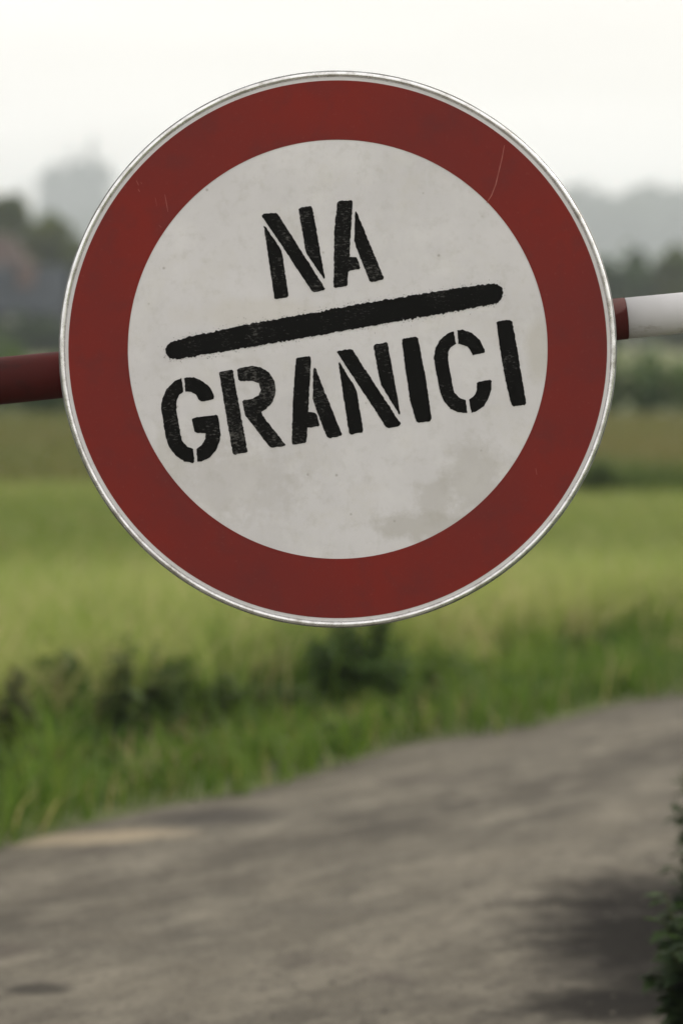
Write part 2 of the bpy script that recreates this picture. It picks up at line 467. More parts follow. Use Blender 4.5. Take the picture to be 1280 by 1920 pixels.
hedge('hedge', 'low dark hedge crossing the fields behind the dry strip', -16, 17, 38.6, .84, 1.0, [(.034, .08, .018), (.09, .145, .034)], 26000, .075, .35, .45)
hedge('far_hedge', 'far dark hedgerow below the trees at the end of the fields', -52, 52, 104.5, 2.9, 1.8, DARKG, 32000, .2, .3, 1.0)
hedge('yard_hedge', 'dark garden hedge in front of the grey outbuilding, left', -20, -7.2, 88, 1.15, 1.0, DARKG, 9000, .14, .3, .6)

# ------------------------------------------------------------------ grass (uncountable: stuff)
def blades(P, h, wd, col, lean=.35, segs=2):
    n = len(P)
    a = rng.random(n)*6.283; dx, dy = np.cos(a), np.sin(a)
    b = rng.random(n)*6.283; lx, ly = np.cos(b), np.sin(b)
    L = h*lean*np.abs(rng.normal(size=n))
    fr = [0., .55, 1.]
    vs = []
    for j, t in enumerate(fr):
        c = P+np.stack([lx*L*t*t, ly*L*t*t, h*t*(1-.12*t*lean)], -1)
        if j < 2:
            wv = (wd*(1 if j == 0 else .8))[:, None]*np.stack([dx, dy, np.zeros(n)], -1)*.5
            vs += [c-wv, c+wv]
        else: vs.append(c)
    V = np.stack(vs, 1).reshape(-1, 3)
    i = (np.arange(n)*5)[:, None]
    lp = np.concatenate([i+np.array([[0, 1, 3, 2]]), i+np.array([[2, 3, 4]])], 1).ravel()
    st = ((np.arange(n)*7)[:, None]+np.array([[0, 4]])).ravel(); to = np.tile([4, 3], n)
    return V, lp, st, to, np.repeat(col, 5, 0)

def mixcol(n, a, b, c=None, pc=0., patch=None):
    f = rng.random((n, 1))
    if patch is not None: f = np.clip(patch[:, None]+.3*rng.normal(size=(n, 1)), 0, 1)
    o = np.array(a)*(1-f)+np.array(b)*f
    if c is not None:
        s = rng.random(n) < pc; o[s] = np.array(c)*(.7+.6*rng.random((s.sum(), 1)))
    return o*(.85+.3*rng.random((n, 1)))

def patchy(x, y, s=1., ph=0.):
    return .5+.5*np.clip(np.sin(x*2.1*s+1.3*np.sin(y*1.7*s+ph)+ph)*.7+np.sin(y*2.7*s+1.1*np.sin(x*2.9*s)+2*ph)*.5, -1, 1)

def scatter(n, x0, x1, y0, y1, ok):
    x = rng.uniform(x0, x1, n*3); y = rng.uniform(y0, y1, n*3)
    k = ok(x, y); x, y = x[k][:n], y[k][:n]
    return x, y

def grass(name, label, sets):
    """sets: list of blade arrays joined into one mesh"""
    V, L, ST, T, Cc = [], [], [], [], []; vo = lo = 0
    for v, l_, s, t, c in sets:
        V.append(v); L.append(l_+vo); ST.append(s+lo); T.append(t); Cc.append(c); vo += len(v); lo += len(l_)
    me = np_mesh(name, np.concatenate(V), np.concatenate(L), np.concatenate(ST), np.concatenate(T), np.concatenate(Cc))
    return tag(link(name, me, M_LEAF), label, 'grass', kind='stuff')

def P3(x, y, z=0.): return np.stack([x, y, np.full(len(x), z)], -1)
def dl(x, y): return (y-edge_l(x))*.569      # distance from the lane's far edge

# dark weeds: photo column, distance, row of the top, width in photo pixels (built further down)
WEEDS = [(18, 8.0, 1190, 70), (225, 8.4, 1165, 90), (300, 8.5, 1178, 66), (425, 8.7, 1235, 140), (530, 8.85, 1245, 120), (668, 9.2, 1095, 230),
         (835, 9.6, 1240, 80), (1078, 10.4, 1180, 60), (50, 7.7, 1380, 110)]
def clear(x, y):                     # thin the grass where those weeds stand and just in front of them
    k = np.ones(len(x), bool)
    for px, d, t, wpx in WEEDS[:-1]:
        cx = (px-640)/F_PX*d; r = wpx*d/F_PX*.5
        u = x-cx*y/d; k &= ~((np.abs(u) < r*(.8+.4*rng.random(len(x)))) & (y > d-.55) & (y < d+.12) & (rng.random(len(x)) < .84))
    return k
def tufts(nt, per, x0, x1, y0, y1, ok, hgt, spread, ca, cb, cc=None, pc=.1, wd=(.004, .005), lean=.5):
    tx, ty = scatter(nt, x0, x1, y0, y1, ok)
    nt = len(tx); th = hgt(tx, ty)*(.6+.7*rng.random(nt)); tf = rng.random((nt, 1))
    tf = np.clip(.25*tf+.85*patchy(tx, ty, 1.9, .3)[:, None]-.05, 0, 1)
    tcol = np.array(ca)*(1-tf)+np.array(cb)*tf
    if cc is not None:
        k = rng.random(nt) < pc; tcol[k] = np.array(cc)*(.75+.5*rng.random((k.sum(), 1)))
    k = np.repeat(np.arange(nt), per); n = len(k)
    sp = spread*(.6+.8*rng.random(nt))[k]
    x = tx[k]+rng.normal(size=n)*sp; y = ty[k]+rng.normal(size=n)*sp
    h = th[k]*(.45+.6*rng.random(n))
    q = clear(x, y); x, y, h, k = x[q], y[q], h[q], k[q]; n = len(x)
    return blades(P3(x, y), h, wd[0]+wd[1]*rng.random(n), tcol[k]*(.8+.4*rng.random((n, 1))), lean)

# short bright grass along the lane edge
x, y = scatter(34000, -3, 5, 3.5, 16, lambda x, y: (dl(x, y) > -.03+.05*np.sin(x*9)) & (dl(x, y) < .55))
n = len(x)
sets = [blades(P3(x, y), (.05+.12*rng.random(n))*(1+.5*patchy(x, y, 2)), np.full(n, .009), mixcol(n, (.06, .13, .011), (.13, .20, .024), (.28, .26, .10), .10), .9)]
grass('edge_grass', 'short bright green grass along the far edge of the lane', sets)
# rank tall growth of the verge, in tufts
vh = lambda x, y: (.12+.27*np.clip((dl(x, y)-.1)/.7, .1, 1))*(1-.25*np.clip(x*1.4, 0, 1))
sets = [tufts(1250, 34, -3.2, 5, 4, 13.5, lambda x, y: (dl(x, y) > .25) & (dl(x, y) < 1.7) & (y < 11.8), vh, .035, (.06, .13, .014), (.25, .345, .052), (.40, .35, .17), .12),
        tufts(800, 18, -3.2, 5, 4, 13.5, lambda x, y: (dl(x, y) > .12) & (dl(x, y) < 1.2) & (y < 11.8), lambda x, y: .6*vh(x, y), .05, (.03, .06, .012), (.09, .15, .025), (.14, .10, .05), .12, wd=(.008, .010), lean=.9)]
x, y = scatter(700, -3.2, 5, 4, 13.5, lambda x, y: (dl(x, y) > .4) & (dl(x, y) < 2.4) & (y < 11.8)); k = clear(x, y); x, y = x[k], y[k]; n = len(x)
sets.append(blades(P3(x, y), .34+.2*rng.random(n), np.full(n, .004), mixcol(n, (.33, .31, .13), (.42, .37, .19)), .25))
grass('verge_grass', 'tall rank grass and weeds of the verge behind the lane', sets)
# broad-leaved herbs filling the verge between the grasses
x, y = scatter(280, -3.2, 5, 4, 13.5, lambda x, y: (dl(x, y) > .12) & (dl(x, y) < 1.15-.35*np.clip(x, 0, 1)) & (y < 11.8))
n = len(x); hh = vh(x, y)*(.30+.45*rng.random(n)**2)
cen = np.stack([x, y, hh*.55], -1); rad = np.stack([.05+.06*rng.random(n), .05+.06*rng.random(n), hh*.5], -1)
me = np_mesh('verge_herbs', *leaf_cloud(cen, rad, 18000, .024, [(.026, .058, .011), (.13, .19, .034)], shell=.25))
tag(link('verge_herbs', me, M_LEAF), 'low broad leaved herbs mixed into the verge grass', 'herbs', kind='stuff')
# pale taller grass behind the verge
x, y = scatter(60000, -3.5, 5, 7, 12.6, lambda x, y: (dl(x, y) > .8+.3*rng.random(len(x))-.2*np.clip(x, 0, 1)) & (y < 11.2+.5*np.sin(x*1.3)+1.8*rng.random(len(x))**2))
k = clear(x, y); x, y = x[k], y[k]
n = len(x); pt = patchy(x, y, .8, 2.)
grass('pale_grass', 'pale yellow green seeding grass behind the verge', [blades(P3(x, y), .24+.17*rng.random(n), .005+.005*rng.random(n), mixcol(n, (.21, .30, .052), (.38, .415, .13), (.54, .47, .26), .14, pt), .8)])
# open meadow
x, y = scatter(80000, -6, 8, 10.8, 21.5, lambda x, y: (dl(x, y) > .6) & (np.abs(x) < .9+.20*y))
n = len(x); pt = patchy(x, y, .35, 1.)
grass('meadow_grass', 'mid green meadow grass stretching behind the verge', [blades(P3(x, y), .10+.10*rng.random(n), .012+.006*rng.random(n), mixcol(n, (.155, .215, .038), (.235, .29, .07), (.34, .32, .13), .12, pt), 1.1)])
# darker weeds at the field boundary
x, y = scatter(9000, -7, 8, 20.2, 22, lambda x, y: patchy(x, y, .5, .7) > .35)
n = len(x)
grass('boundary_weeds', 'dark weedy strip along the boundary of the dry field', [blades(P3(x, y), .2+.2*rng.random(n), np.full(n, .018), mixcol(n, (.06, .10, .022), (.10, .14, .03)), .6)])
# dry field
x, y = scatter(46000, -11, 12, 21.5, 38, lambda x, y: np.abs(x) < 1+.2*y)
n = len(x); pt = patchy(x, y, .22, 3.)
grass('dry_grass', 'olive brown dry grass of the field before the hedge', [blades(P3(x, y, .03), .10+.12*rng.random(n), .016+.008*rng.random(n), mixcol(n, (.155, .145, .042), (.12, .145, .034), (.21, .19, .08), .15, pt), .8)])
# right verge, close to the camera
x, y = scatter(20000, .3, 3.2, 3.6, 9.5, lambda x, y: edge_r_perp(x, y) > .03+.05*np.sin(y*8))
n = len(x)
grass('near_verge_grass', 'dark grass of the near verge at lower right', [blades(P3(x, y, .02), (.08+.18*rng.random(n))*np.clip(.4+edge_r_perp(x, y)*1.2, .4, 1.3), .005+.004*rng.random(n), mixcol(n, (.045, .09, .018), (.085, .13, .03)), .7)])

# ------------------------------------------------------------------ single weeds one can point at
def weed(label, px, base_d, top_py, wpx, cols, stems=9, leaf=.045, group='dark weeds in the verge', name='weed_plant', per=46, x=None, h=None, wd=None):
    if x is None: x = (px-640)/F_PX*base_d
    if h is None: h = CAM_H-(top_py-620)/F_PX*base_d
    if wd is None: wd = wpx*base_d/F_PX
    root = tag(empty(name, (x, base_d, 0)), label, 'weed', group)
    bm = bmesh.new(); cen, cols_, Vs = [], [], []
    V, Cc = [], []
    for s in range(stems):
        a = random.random()*6.283; r0 = wd*.18*random.random(); r1 = wd*.5*math.sqrt(random.random())
        hs = h*random.uniform(.45, 1.0)*(1-.35*(r1/(wd*.5))**2)
        p0 = Vector((math.cos(a)*r0, math.sin(a)*r0, 0)); p2 = Vector((math.cos(a)*r1, math.sin(a)*r1, hs)); p1 = (p0*.6+p2*.4)+Vector((0, 0, hs*.15))
        tube(bm, [p0, p1, p2], [.005, .004, .0015], 5)
        for q in range(per):
            t = .12+.88*(q+random.random())/per
            c = p0*(1-t)**2+p1*2*t*(1-t)+p2*t*t
            b = random.random()*6.283; L = leaf*(1.25-.75*t)*random.uniform(.7, 1.3)
            o = Vector((math.cos(b), math.sin(b), random.uniform(-.35, .5))); sd_ = Vector((-math.sin(b), math.cos(b), random.uniform(-.3, .3)))
            c0 = c; c1 = c+o*L*.5+sd_*L*.32; c2 = c+o*L*1.1-Vector((0, 0, L*.25)); c3 = c+o*L*.5-sd_*L*.32
            V += [c0, c1, c2, c3]
            f = random.random(); Cc += [[cols[0][i]*(1-f)+cols[1][i]*f for i in range(3)]]*4
    V = np.array(V); n4 = len(V)//4
    from_bm('stems', bm, M_STEM, root)
    link('leaves', np_mesh('leaves', V, np.arange(len(V)), np.arange(n4)*4, np.full(n4, 4), np.array(Cc)), M_LEAF, root)
    return root
M_STEM = mat_simple('weed_stem', (.06, .075, .03), rough=.7)
WD = [(.034, .066, .014), (.09, .135, .028)]
WB = [(.05, .04, .022), (.045, .06, .02)]
for (px, d, t, wpx), (lab, cols, st) in zip(WEEDS, [
        ('brownish dark weed at the left edge of the verge', WB, 9),
        ('dark tall weed, left of two spikes below the sign, left', WD, 12),
        ('dark tall weed, right of two spikes below the sign, left', WD, 11),
        ('dark leafy weed mid verge between the spikes and the sign foot', WD, 18),
        ('dark weed beside the lane curve, left of the big clump', WD, 14),
        ('large dark green weed clump directly below the sign', [(.03, .072, .013), (.085, .15, .026)], 26),
        ('dark low weed right of the big clump below the sign', WD, 10),
        ('small dark weed at the lane edge far right of the sign', WD, 8),
        ('low leafy weed at the left edge above the lane', [(.05, .10, .018), (.10, .17, .03)], 10)]):
    weed(lab, px, d, t, wpx, cols, st if st < 20 else 40, per=34 if st < 20 else 46, leaf=.055)
weed('dark round bush at the dry field boundary, right of the sign', 1122, 20.3, 838, 80, WD, 14, leaf=.10, per=40)
# right-hand verge beside the camera
WR = [(.02, .042, .014), (.05, .085, .025)]
for lab, wx, wy, hh, ww in [
        ('dark leafy weed in the bottom right corner', .675, 4.98, .34, .32),
        ('tall dark weed on the right frame edge beside the lane', .775, 5.5, .42, .34),
        ('dark weed overhanging the lane shadow at the right edge', .885, 6.0, .50, .38),
        ('weed behind the others at the right edge of the lane', .98, 6.5, .56, .36)]:
    weed(lab, 0, wy, 0, 0, WR, 34, .06, 'weeds on the near right verge', x=wx, h=hh, wd=ww, per=40)

# ------------------------------------------------------------------ loose grit on the lane
def grit():
    n = 4200
    x = rng.uniform(-2.5, 3.2, n*3); y = rng.uniform(4.3, 11.5, n*3)
    k = (dl(x, y) < .02) & (edge_r_perp(x, y) < .05); x, y = x[k][:n], y[k][:n]; n = len(x)
    s = .002+.005*rng.random(n)**3
    base = np.array([(1, 0, 0), (-.5, .87, 0), (-.5, -.87, 0), (.1, .05, .8)])
    a = rng.random(n)*6.28; ca, sa = np.cos(a), np.sin(a)
    B = base[None]*(1+.35*rng.normal(size=(n, 4, 1)))
    Vx = B[:, :, 0]*ca[:, None]-B[:, :, 1]*sa[:, None]; Vy = B[:, :, 0]*sa[:, None]+B[:, :, 1]*ca[:, None]
    V = np.stack([Vx*s[:, None]+x[:, None], Vy*s[:, None]+y[:, None], np.abs(B[:, :, 2])*s[:, None]+.016], -1).reshape(-1, 3)
    i = (np.arange(n)*4)[:, None]
    lp = (i+np.array([[0, 1, 3, 1, 2, 3, 2, 0, 3]])).ravel()
    col = np.repeat(mixcol(n, (.04, .036, .03), (.13, .116, .09)), 4, 0)
    m, nn, l, bs = mat_new('grit'); at_ = nn.new('ShaderNodeAttribute'); at_.attribute_name = 'Col'
    l.new(at_.outputs['Color'], bs.inputs['Base Color']); bs.inputs['Roughness'].default_value = .9
    tag(link('grit', np_mesh('grit', V, lp, np.arange(n*3)*3, np.full(n*3, 3), col), m), 'loose grit lying on the worn lane', 'gravel', kind='stuff')
grit()

# ------------------------------------------------------------------ barrier pole
D_SIGN = 3.58
PXM = F_PX/D_SIGN                     # photo pixels per metre at the sign
def paint(name, a, b, dirt, rough=.45):
    m, n, l, bs = mat_new(name)
    c = mixc(n, l, rng_map(n, l, noise(n, l, 9, 6), .35, .65), a, b)
    c = mixc(n, l, rng_map(n, l, noise(n, l, 38, 6, .7, sc=(.4, 1, 1)), .54, .66, 0, .8), c, dirt)
    l.new(c, bs.inputs['Base Color']); bs.inputs['Roughness'].default_value = rough
    bs.inputs['Specular IOR Level'].default_value = .2
    bump(n, l, bs, noise(n, l, 60, 4), .15, .002)
    return m
M_PRED = paint('barrier_red', (.062, .005, .004), (.046, .005, .004), (.03, .006, .005), .75)
M_PWHITE = paint('barrier_white', (.57, .57, .585), (.49, .49, .50), (.30, .28, .25), .55)
M_STEEL = mat_simple('galvanised_steel', (.42, .43, .44), (.32, .33, .34), 30, .45, .8)
M_CONC = mat_simple('concrete', (.30, .29, .27), (.22, .21, .20), 12, .95)
SLOPE = -116/1161.
PY = D_SIGN+.062
def pole_pt(x):
    s = PY/D_SIGN
    return Vector((x, PY, CAM_H-(((59+1220)/2-640)*0+650-620+(x/s*PXM+640-639.5)*SLOPE)/PXM*s))
def pole_r(x): return .0298-.0047*(x+.386)*.95
def pole_piece(name, xa, xb, m, parent, extra=0., n=10):
    bm = bmesh.new(); ax = (pole_pt(1)-pole_pt(0)).normalized()
    u = Vector((0, 1, 0)); v = ax.cross(u)
    prev = None; seg = 48
    for i in range(n+1):
        x = xa+(xb-xa)*i/n; c = pole_pt(x)-parent.location; r = pole_r(x)+extra
        ring = [bm.verts.new(c+(u*math.cos(2*math.pi*k/seg)+v*math.sin(2*math.pi*k/seg))*r) for k in range(seg)]
        if prev:
            for k in range(seg): bm.faces.new((prev[k], prev[(k+1) % seg], ring[(k+1) % seg], ring[k]))
        else: bm.faces.new(ring)
        prev = ring
    bm.faces.new(prev); bmesh.ops.recalc_face_normals(bm, faces=bm.faces)
    return from_bm(name, bm, m, parent, True)
bar = tag(empty('barrier', (-2.3, PY, 0)), 'red and white painted barrier pole running behind the round sign', 'barrier')
XW = (1174-640)/PXM*PY/D_SIGN         # where the red paint ends on the right
pole_piece('red_band', XW-1.35, XW-.0006, M_PRED, bar, .0003)
pole_piece('white_band', XW, XW+1.35, M_PWHITE, bar)
pole_piece('white_band', XW-2.7, XW-1.3506, M_PWHITE, bar)
pole_piece('red_band', XW+1.3506, XW+2.0, M_PRED, bar, .0003)
def post(x, w_):
    p = pole_pt(x)
    bm = bmesh.new(); z1 = p.z-pole_r(x)
    box(bm, p.x-w_, p.x+w_, PY-w_, PY+w_, -.1, z1-.004)
    bmesh.ops.bevel(bm, geom=list(bm.edges), offset=.008, segments=2, affect='EDGES')
    bmesh.ops.translate(bm, verts=bm.verts, vec=-bar.location)
    return from_bm('support_post', bm, M_STEEL, bar, False)
post(XW-2.62, .06); post(XW+1.85, .05)

# ------------------------------------------------------------------ the round sign
SC = Vector((633, 654.5))            # its centre in the photo
sc3 = at(SC.x, SC.y, D_SIGN)
sign = tag(empty('round_sign', sc3), 'round white road sign with red ring and black stencilled words on barrier', 'sign')
def spx(px, py): return ((px-SC.x)/PXM, -(py-SC.y)/PXM)

def lathe(name, prof, m, parent, seg=256, smooth=True):
    """prof: (radius, y) pairs, turned about the sign's axis"""
    bm = bmesh.new(); rings = []
    for r, y in prof:
        if r == 0: rings.append([bm.verts.new((0, y, 0))])
        else: rings.append([bm.verts.new((r*math.cos(2*math.pi*k/seg), y, r*math.sin(2*math.pi*k/seg))) for k in range(seg)])
    for A, B in zip(rings, rings[1:]):
        for k in range(seg):
            k2 = (k+1) % seg
            if len(A) == 1: bm.faces.new((A[0], B[k], B[k2]))
            elif len(B) == 1: bm.faces.new((A[k], A[k2], B[0]))
            else: bm.faces.new((A[k], A[k2], B[k2], B[k]))
    bmesh.ops.recalc_face_normals(bm, faces=bm.faces)
    return from_bm(name, bm, m, parent, smooth)

def mat_sign_white():
    m, n, l, bs = mat_new('sign_white')
    tcn = n.new('ShaderNodeTexCoord'); V = tcn.outputs['Object']
    c = mixc(n, l, rng_map(n, l, noise(n, l, 5.5, 7, .6, V), .32, .68), (.69, .682, .70), (.585, .578, .59))
    c = mixc(n, l, rng_map(n, l, noise(n, l, 16, 8, .65, V, loc=(2, 5, 1)), .52, .72, 0, .35), c, (.56, .54, .48))
    c = mixc(n, l, rng_map(n, l, noise(n, l, 150, 4, .7, V), .55, .75, 0, .22), c, (.5, .49, .46))
    c = mixc(n, l, rng_map(n, l, noise(n, l, 11, 8, .7, V, loc=(9, 1, 3)), .5, .7, 0, .4), c, (.78, .78, .775))
    c = mixc(n, l, rng_map(n, l, noise(n, l, 46, 6, .7, V, loc=(0, 3, 7)), .52, .70, 0, .36), c, (.44, .43, .40))
    def blot(cx, cz, sx, sz, col, f, c, amp=1.6, sc_=22, hard=.3, hi_detail=8):
        mpn = n.new('ShaderNodeMapping'); l.new(V, mpn.inputs[0])
        mpn.inputs['Location'].default_value = (-cx/sx, 0, -cz/sz); mpn.inputs['Scale'].default_value = (1/sx, 0, 1/sz)
        ln = n.new('ShaderNodeVectorMath'); ln.operation = 'LENGTH'; l.new(mpn.outputs[0], ln.inputs[0])
        dd = mth(n, l, 'ADD', ln.outputs['Value'], mth(n, l, 'MULTIPLY', mth(n, l, 'SUBTRACT', noise(n, l, sc_, hi_detail, .65, V), .5), amp))
        return mixc(n, l, rng_map(n, l, dd, 1+hard, 1-hard, 0, f), c, col)
    x, z = spx(800, 985); c = blot(x, z, .062, .018, (.43, .415, .385), .58, c, 2.6, 38)
    x, z = spx(890, 895); c = blot(x, z, .036, .050, (.44, .425, .40), .48, c, 2.8, 40)
    x, z = spx(815, 935); c = blot(x, z, .022, .025, (.44, .425, .40), .48, c, 2.8, 48)
    x, z = spx(1010, 660); c = blot(x, z, .016, .035, (.5, .48, .43), .5, c, 1.2, 30)
    x, z = spx(430, 905); c = blot(x, z, .085, .045, (.44, .42, .39), .26, c, 3.8, 70)
    x, z = spx(320, 850); c = blot(x, z, .02, .035, (.5, .49, .45), .4, c, 1.6, 60)
    x, z = spx(480, 590); c = blot(x, z, .09, .02, (.58, .55, .49), .35, c, 1.6, 16)
    # fly specks, denser in the lower half
    sp = n.new('ShaderNodeTexVoronoi'); sp.inputs['Scale'].default_value = 55; l.new(V, sp.inputs[0])
    sepn = n.new('ShaderNodeSeparateColor'); l.new(sp.outputs['Color'], sepn.inputs[0])
    keep = mth(n, l, 'GREATER_THAN', sepn.outputs[0], .90)
    dot = rng_map(n, l, sp.outputs['Distance'], .13, .05, 0, .55)
    c = mixc(n, l, mth(n, l, 'MULTIPLY', keep, dot), c, (.25, .23, .20))
    l.new(c, bs.inputs['Base Color']); bs.inputs['Roughness'].default_value = .55
    bump(n, l, bs, noise(n, l, 30, 5, .6, V), .06, .002)
    return m
def mat_sign_red():
    m, n, l, bs = mat_new('sign_red')
    c = mixc(n, l, rng_map(n, l, noise(n, l, 4.5, 6), .3, .7), (.205, .018, .012), (.145, .021, .019))
    c = mixc(n, l, rng_map(n, l, noise(n, l, 22, 7, .65, loc=(1, 2, 4)), .50, .68, 0, .45), c, (.115, .024, .023))
    c = mixc(n, l, rng_map(n, l, noise(n, l, 170, 4, .7), .60, .78, 0, .25), c, (.30, .10, .085))
    l.new(c, bs.inputs['Base Color']); bs.inputs['Roughness'].default_value = .5
    bs.inputs['Specular IOR Level'].default_value = .15
    bump(n, l, bs, noise(n, l, 40, 5), .05, .002)
    return m
def mat_rim():
    m, n, l, bs = mat_new('aluminium_rim')
    c = mixc(n, l, rng_map(n, l, noise(n, l, 32, 7, .7), .47, .66), (.84, .85, .87), (.42, .41, .38))
    l.new(c, bs.inputs['Base Color']); bs.inputs['Metallic'].default_value = .75
    l.new(rng_map(n, l, noise(n, l, 40, 5), .3, .7, .14, .42), bs.inputs['Roughness'])
    bump(n, l, bs, noise(n, l, 50, 3), .05, .001)
    return m
def mat_black(wear):
    m, n, l, bs = mat_new('stencil_black')
    big = noise(n, l, 26, 5, .6)
    fine = noise(n, l, 240, 5, .75, sc=(.7, 1, 1.6))
    s = mth(n, l, 'ADD', fine, mth(n, l, 'MULTIPLY', mth(n, l, 'SUBTRACT', big, .5), .55))
    f = rng_map(n, l, s, .56-wear, .78-wear, 0, .6)
    c = mixc(n, l, f, (.004, .004, .0038), (.2, .195, .185))
    l.new(c, bs.inputs['Base Color']); bs.inputs['Roughness'].default_value = .7
    bs.inputs['Specular IOR Level'].default_value = .1
    return m

M_SW, M_SR, M_RIM = mat_sign_white(), mat_sign_red(), mat_rim()
lathe('face', [(0, 0), (.20, 0), (.3432, 0), (.3432, .0012), (.20, .0012), (0, .0012)], M_SW, sign, smooth=False)
lathe('red_ring', [(.264, -.0001), (.264, -.0005), (.3387, -.0005), (.3387, -.0001)], M_SR, sign, smooth=False)
bead = [(.3434, .006), (.3434, .0006)]
for k in range(13):
    a = math.pi*(k/12); bead.append((.3465-.0031*math.cos(a), .0006-.0034*math.sin(a)))
bead += [(.3496, .010), (.3492, .0118), (.343, .0118)]
lathe('rim', bead, M_RIM, sign)
M_HEM = mat_simple('weathered_hem', (.30, .31, .32), (.12, .12, .11), 45, .6, .3)
lathe('rim_hem', [(.3425, .0124), (.3512, .0124), (.3522, .0135), (.3526, .0155), (.3522, .0175), (.351, .0185), (.346, .0185), (.3425, .0140)], M_HEM, sign)
lathe('back_panel', [(0, .0136), (.3422, .0136), (.3422, .0100), (0, .0100)], M_STEEL, sign, smooth=False)
for cx in (-.13, .13):               # clamps that hold the sign on the pole
    pc = pole_pt(cx+sc3.x)-sc3; rr = pole_r(cx+sc3.x)
    bm = bmesh.new(); pr = []
    for k in range(25):
        a = 2*math.pi*k/24; pr.append((math.cos(a)*(rr+.002), math.sin(a)*(rr+.002)))
    for xo in (-.016, .016):
        pass
    for k in range(24):
        q = [bm.verts.new((pc.x+xo, pc.y+pr[j][0]*s, pc.z+pr[j][1]*s)) for xo in (-.016, .016) for j in (k, k+1) for s in (1, 1.10)]
        bm.faces.new((q[1], q[3], q[7], q[5]))
        bm.faces.new((q[0], q[1], q[3], q[2])); bm.faces.new((q[4], q[6], q[7], q[5]))
    box(bm, pc.x-.016, pc.x+.016, .0138, pc.y-rr-.003, pc.z-.02, pc.z+.02)
    from_bm('clamp', bm, M_STEEL, sign)

# ---- stencilled words: each outline in photo pixels (two crops, 3.368x), laid flat on the sign face
Z = 1280/380.
def A_(pts): return [(280+u/Z, 340+v/Z) for u, v in pts]
def B_(pts): return [(620+u/Z, 340+v/Z) for u, v in pts]
LET = [
 ('N', .00, [A_([(710,216),(722,204),(800,197),(812,206),(1112,680),(1100,688),(1040,699),(1026,692)]),
   A_([(722,278),(735,286),(828,425),(840,460),(878,722),(868,732),(800,743),(790,738)]),
   A_([(942,175),(955,163),(1020,155),(1030,165),(1108,610),(1102,614),(992,455),(985,430)])]),
 ('A', .02, [B_([(42,135),(50,122),(130,118),(137,125),(118,475),(160,477),(167,487),(187,545),(180,553),(118,562),(110,572),(105,655),(95,662),(30,672),(18,665),(22,290)]),
   B_([(152,195),(158,185),(165,195),(335,610),(328,620),(258,635),(245,628),(160,415),(148,375)])]),
 ('G', -.01, [A_([(203,1241),(160,1260),(110,1310),(82,1370),(73,1430),(85,1500),(105,1620),(125,1680),(170,1735),(220,1768),(275,1778),(285,1770),(276,1690),(240,1675),(205,1635),(195,1590),(170,1440),(172,1385),(190,1345),(215,1328)]),
   A_([(220,1245),(235,1236),(280,1236),(340,1262),(390,1310),(410,1360),(405,1375),(325,1390),(310,1375),(295,1345),(265,1328),(228,1328)]),
   A_([(270,1500),(280,1492),(420,1473),(433,1480),(450,1590),(445,1640),(420,1700),(380,1745),(320,1772),(303,1770),(298,1690),(330,1665),(355,1625),(355,1590),(300,1590),(285,1580)])]),
 ('R', .06, [A_([(440,1205),(450,1200),(520,1190),(528,1200),(620,1705),(612,1712),(535,1725),(525,1715)]),
   A_([(552,1190),(565,1178),(640,1165),(700,1172),(755,1205),(790,1260),(798,1320),(780,1390),(740,1435),(708,1455),(715,1478),(860,1665),(850,1672),(775,1682),(755,1672),(605,1475),(585,1390),(598,1380),(655,1372),(690,1350),(705,1315),(690,1275),(650,1258),(575,1262),(562,1250)])]),
 ('A', .00, [A_([(925,1120),(935,1113),(1010,1102),(1020,1112),(1003,1455),(1045,1460),(1055,1470),(1075,1540),(1065,1548),(1000,1555),(990,1645),(980,1652),(905,1663),(900,1655),(905,1400),(915,1250)]),
   A_([(1035,1190),(1040,1175),(1050,1185),(1215,1595),(1210,1607),(1135,1622),(1120,1612),(1045,1420),(1030,1370)])]),
 ('N', -.02, [B_([(38,1078),(48,1068),(125,1058),(138,1065),(440,1530),(432,1545),(365,1558),(348,1550)]),
   B_([(48,1145),(55,1140),(155,1305),(165,1330),(205,1575),(198,1585),(128,1598),(115,1590)]),
   B_([(270,1038),(280,1028),(350,1016),(360,1025),(438,1465),(432,1475),(318,1285),(305,1240)])]),
 ('I', -.05, [B_([(448,1000),(460,990),(535,980),(550,990),(572,1100),(600,1250),(636,1500),(625,1515),(555,1525),(540,1515),(500,1380),(470,1180)])]),
 ('C', -.03, [B_([(775,945),(740,957),(690,1000),(660,1050),(650,1110),(660,1180),(690,1330),(710,1385),(755,1435),(810,1460),(860,1463),(862,1455),(850,1380),(815,1368),(780,1335),(770,1300),(740,1130),(740,1075),(757,1045),(790,1025)]),
   B_([(798,940),(830,935),(890,955),(940,1000),(970,1060),(972,1080),(895,1098),(885,1070),(860,1040),(805,1025)]),
   B_([(922,1275),(935,1265),(1005,1250),(1013,1260),(1015,1300),(1000,1360),(965,1420),(925,1450),(888,1462),(872,1378),(905,1355),(922,1320)])]),
 ('I', -.06, [B_([(1045,890),(1060,880),(1130,874),(1145,885),(1175,1050),(1233,1400),(1222,1412),(1155,1420),(1140,1410),(1105,1270),(1075,1110)])]),
]
LINE = A_([(100,1075),(108,1040),(135,1015),(200,993),(420,945),(640,897),(860,858),(1060,825),(1280,785)])[:-1] + \
       B_([(0,805),(130,783),(400,738),(700,688),(960,650),(1040,645),(1075,668),(1087,710),(1078,745),(1050,768),(850,808),(600,852),(300,905),(0,957)]) + \
       A_([(1060,972),(700,1035),(400,1085),(240,1112),(160,1124),(120,1110)])
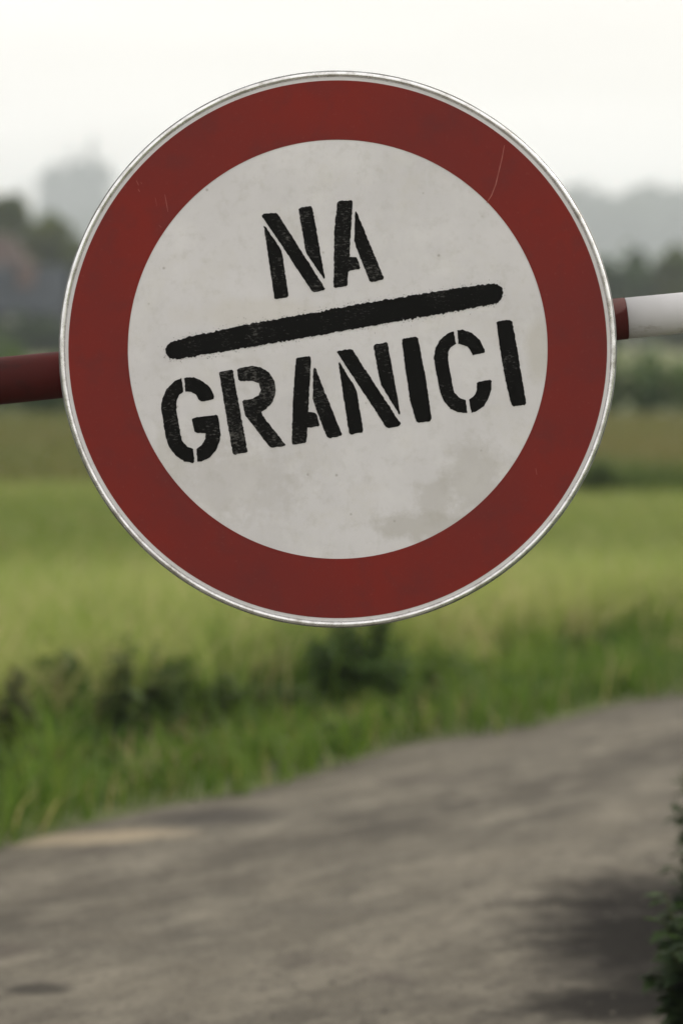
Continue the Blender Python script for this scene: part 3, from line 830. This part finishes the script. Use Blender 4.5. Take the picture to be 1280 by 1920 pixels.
def rough_outline(pts, step, amp):
    out = []
    for a, b in zip(pts, pts[1:]+pts[:1]):
        a, b = Vector(a), Vector(b); L = (b-a).length; n = max(1, int(L/step)); nn = Vector((-(b-a).y, (b-a).x))/max(L, 1e-6)
        for i in range(n): out.append(a+(b-a)*i/n+nn*random.gauss(0, amp))
    return out
def flat(polys, y=-.0005):
    bm = bmesh.new()
    for p in polys:
        v = [bm.verts.new((spx(*q)[0], y, spx(*q)[1])) for q in p]
        u = [bm.verts.new((c.co.x, -.00005, c.co.z)) for c in v]
        f = bm.faces.new(v)
        for i in range(len(v)):
            j = (i+1) % len(v); bm.faces.new((v[i], v[j], u[j], u[i]))
    bmesh.ops.recalc_face_normals(bm, faces=bm.faces)
    bmesh.ops.triangulate(bm, faces=[f for f in bm.faces if len(f.verts) > 4])
    return bm
for ch, wear, polys in LET:
    o = from_bm('letter', flat([rough_outline(p, 3.2, .38) for p in polys]), mat_black(wear), sign)
    o['label'] = 'black stencilled letter %s on the sign' % ch
o = from_bm('stripe', flat([rough_outline(LINE, 2.6, .95)]), mat_black(-.03), sign); o['label'] = 'sprayed black slanting stripe between the two words'
# overspray dust round the stripe
dots = []
lp = LINE+LINE[:1]
for k in range(520):
    i = random.randrange(len(LINE)); a, b = Vector(lp[i]), Vector(lp[i+1])
    if (b-a).length < random.uniform(0, 70): continue
    p = a+(b-a)*random.random(); nn = Vector((-(b-a).y, (b-a).x)).normalized()
    if nn.dot(p-Vector((628, 604))) < 0: nn = -nn
    p += nn*abs(random.gauss(0, 5)); r = random.uniform(.35, .8)
    dots.append([p+Vector((math.cos(t), math.sin(t)))*r for t in (.3, 1.9, 3.4, 5.0)])
o = from_bm('overspray', flat(dots, -.0004), mat_black(-.02), sign); o['kind'] = 'stuff'
# scratches in the red ring
M_SCR = mat_simple('scratch', (.36, .13, .11), (.25, .07, .06), 60, .6)
def scratch(pts, wpx):
    bm = bmesh.new(); L = []
    P = [Vector(p) for p in pts]
    for i, p in enumerate(P):
        t = (P[min(i+1, len(P)-1)]-P[max(i-1, 0)]).normalized(); nn = Vector((-t.y, t.x))*wpx*.5*(.5 if i in (0, len(P)-1) else 1)
        for q in (p-nn, p+nn):
            x, z = spx(*q); L.append(bm.verts.new((x, -.00065, z)))
    for i in range(len(P)-1): bm.faces.new((L[2*i], L[2*i+1], L[2*i+3], L[2*i+2]))
    return from_bm('scratch', bm, M_SCR, sign)
scratch([(945, 272), (941, 295), (935, 320), (929, 345), (921, 366), (912, 380)], 1.9)
scratch([(309, 364), (312, 380), (315, 397)], 1.6); scratch([(291, 370), (294, 386)], 1.4)
scratch([(256, 338), (260, 347)], 2.4); scratch([(259, 354), (262, 359)], 2.6); scratch([(298, 422), (303, 426)], 2.2)
scratch([(1004, 878), (1006, 890)], 2.0); scratch([(264, 341), (266, 344)], 2.0)

# ------------------------------------------------------------------ hazy air
bm = bmesh.new(); box(bm, -800, 800, -30, 1330, -1.2, 74)
hz, n, l, bs = mat_new('haze_air')
n.remove(bs); pv = n.new('ShaderNodeVolumePrincipled'); l.new(pv.outputs[0], n['Material Output'].inputs['Volume'])
pv.inputs['Color'].default_value = (.86, .945, .985, 1); pv.inputs['Density'].default_value = .00102; pv.inputs['Anisotropy'].default_value = .2
tag(from_bm('haze', bm, hz), 'pale morning haze in the air over the fields', 'haze', kind='stuff')
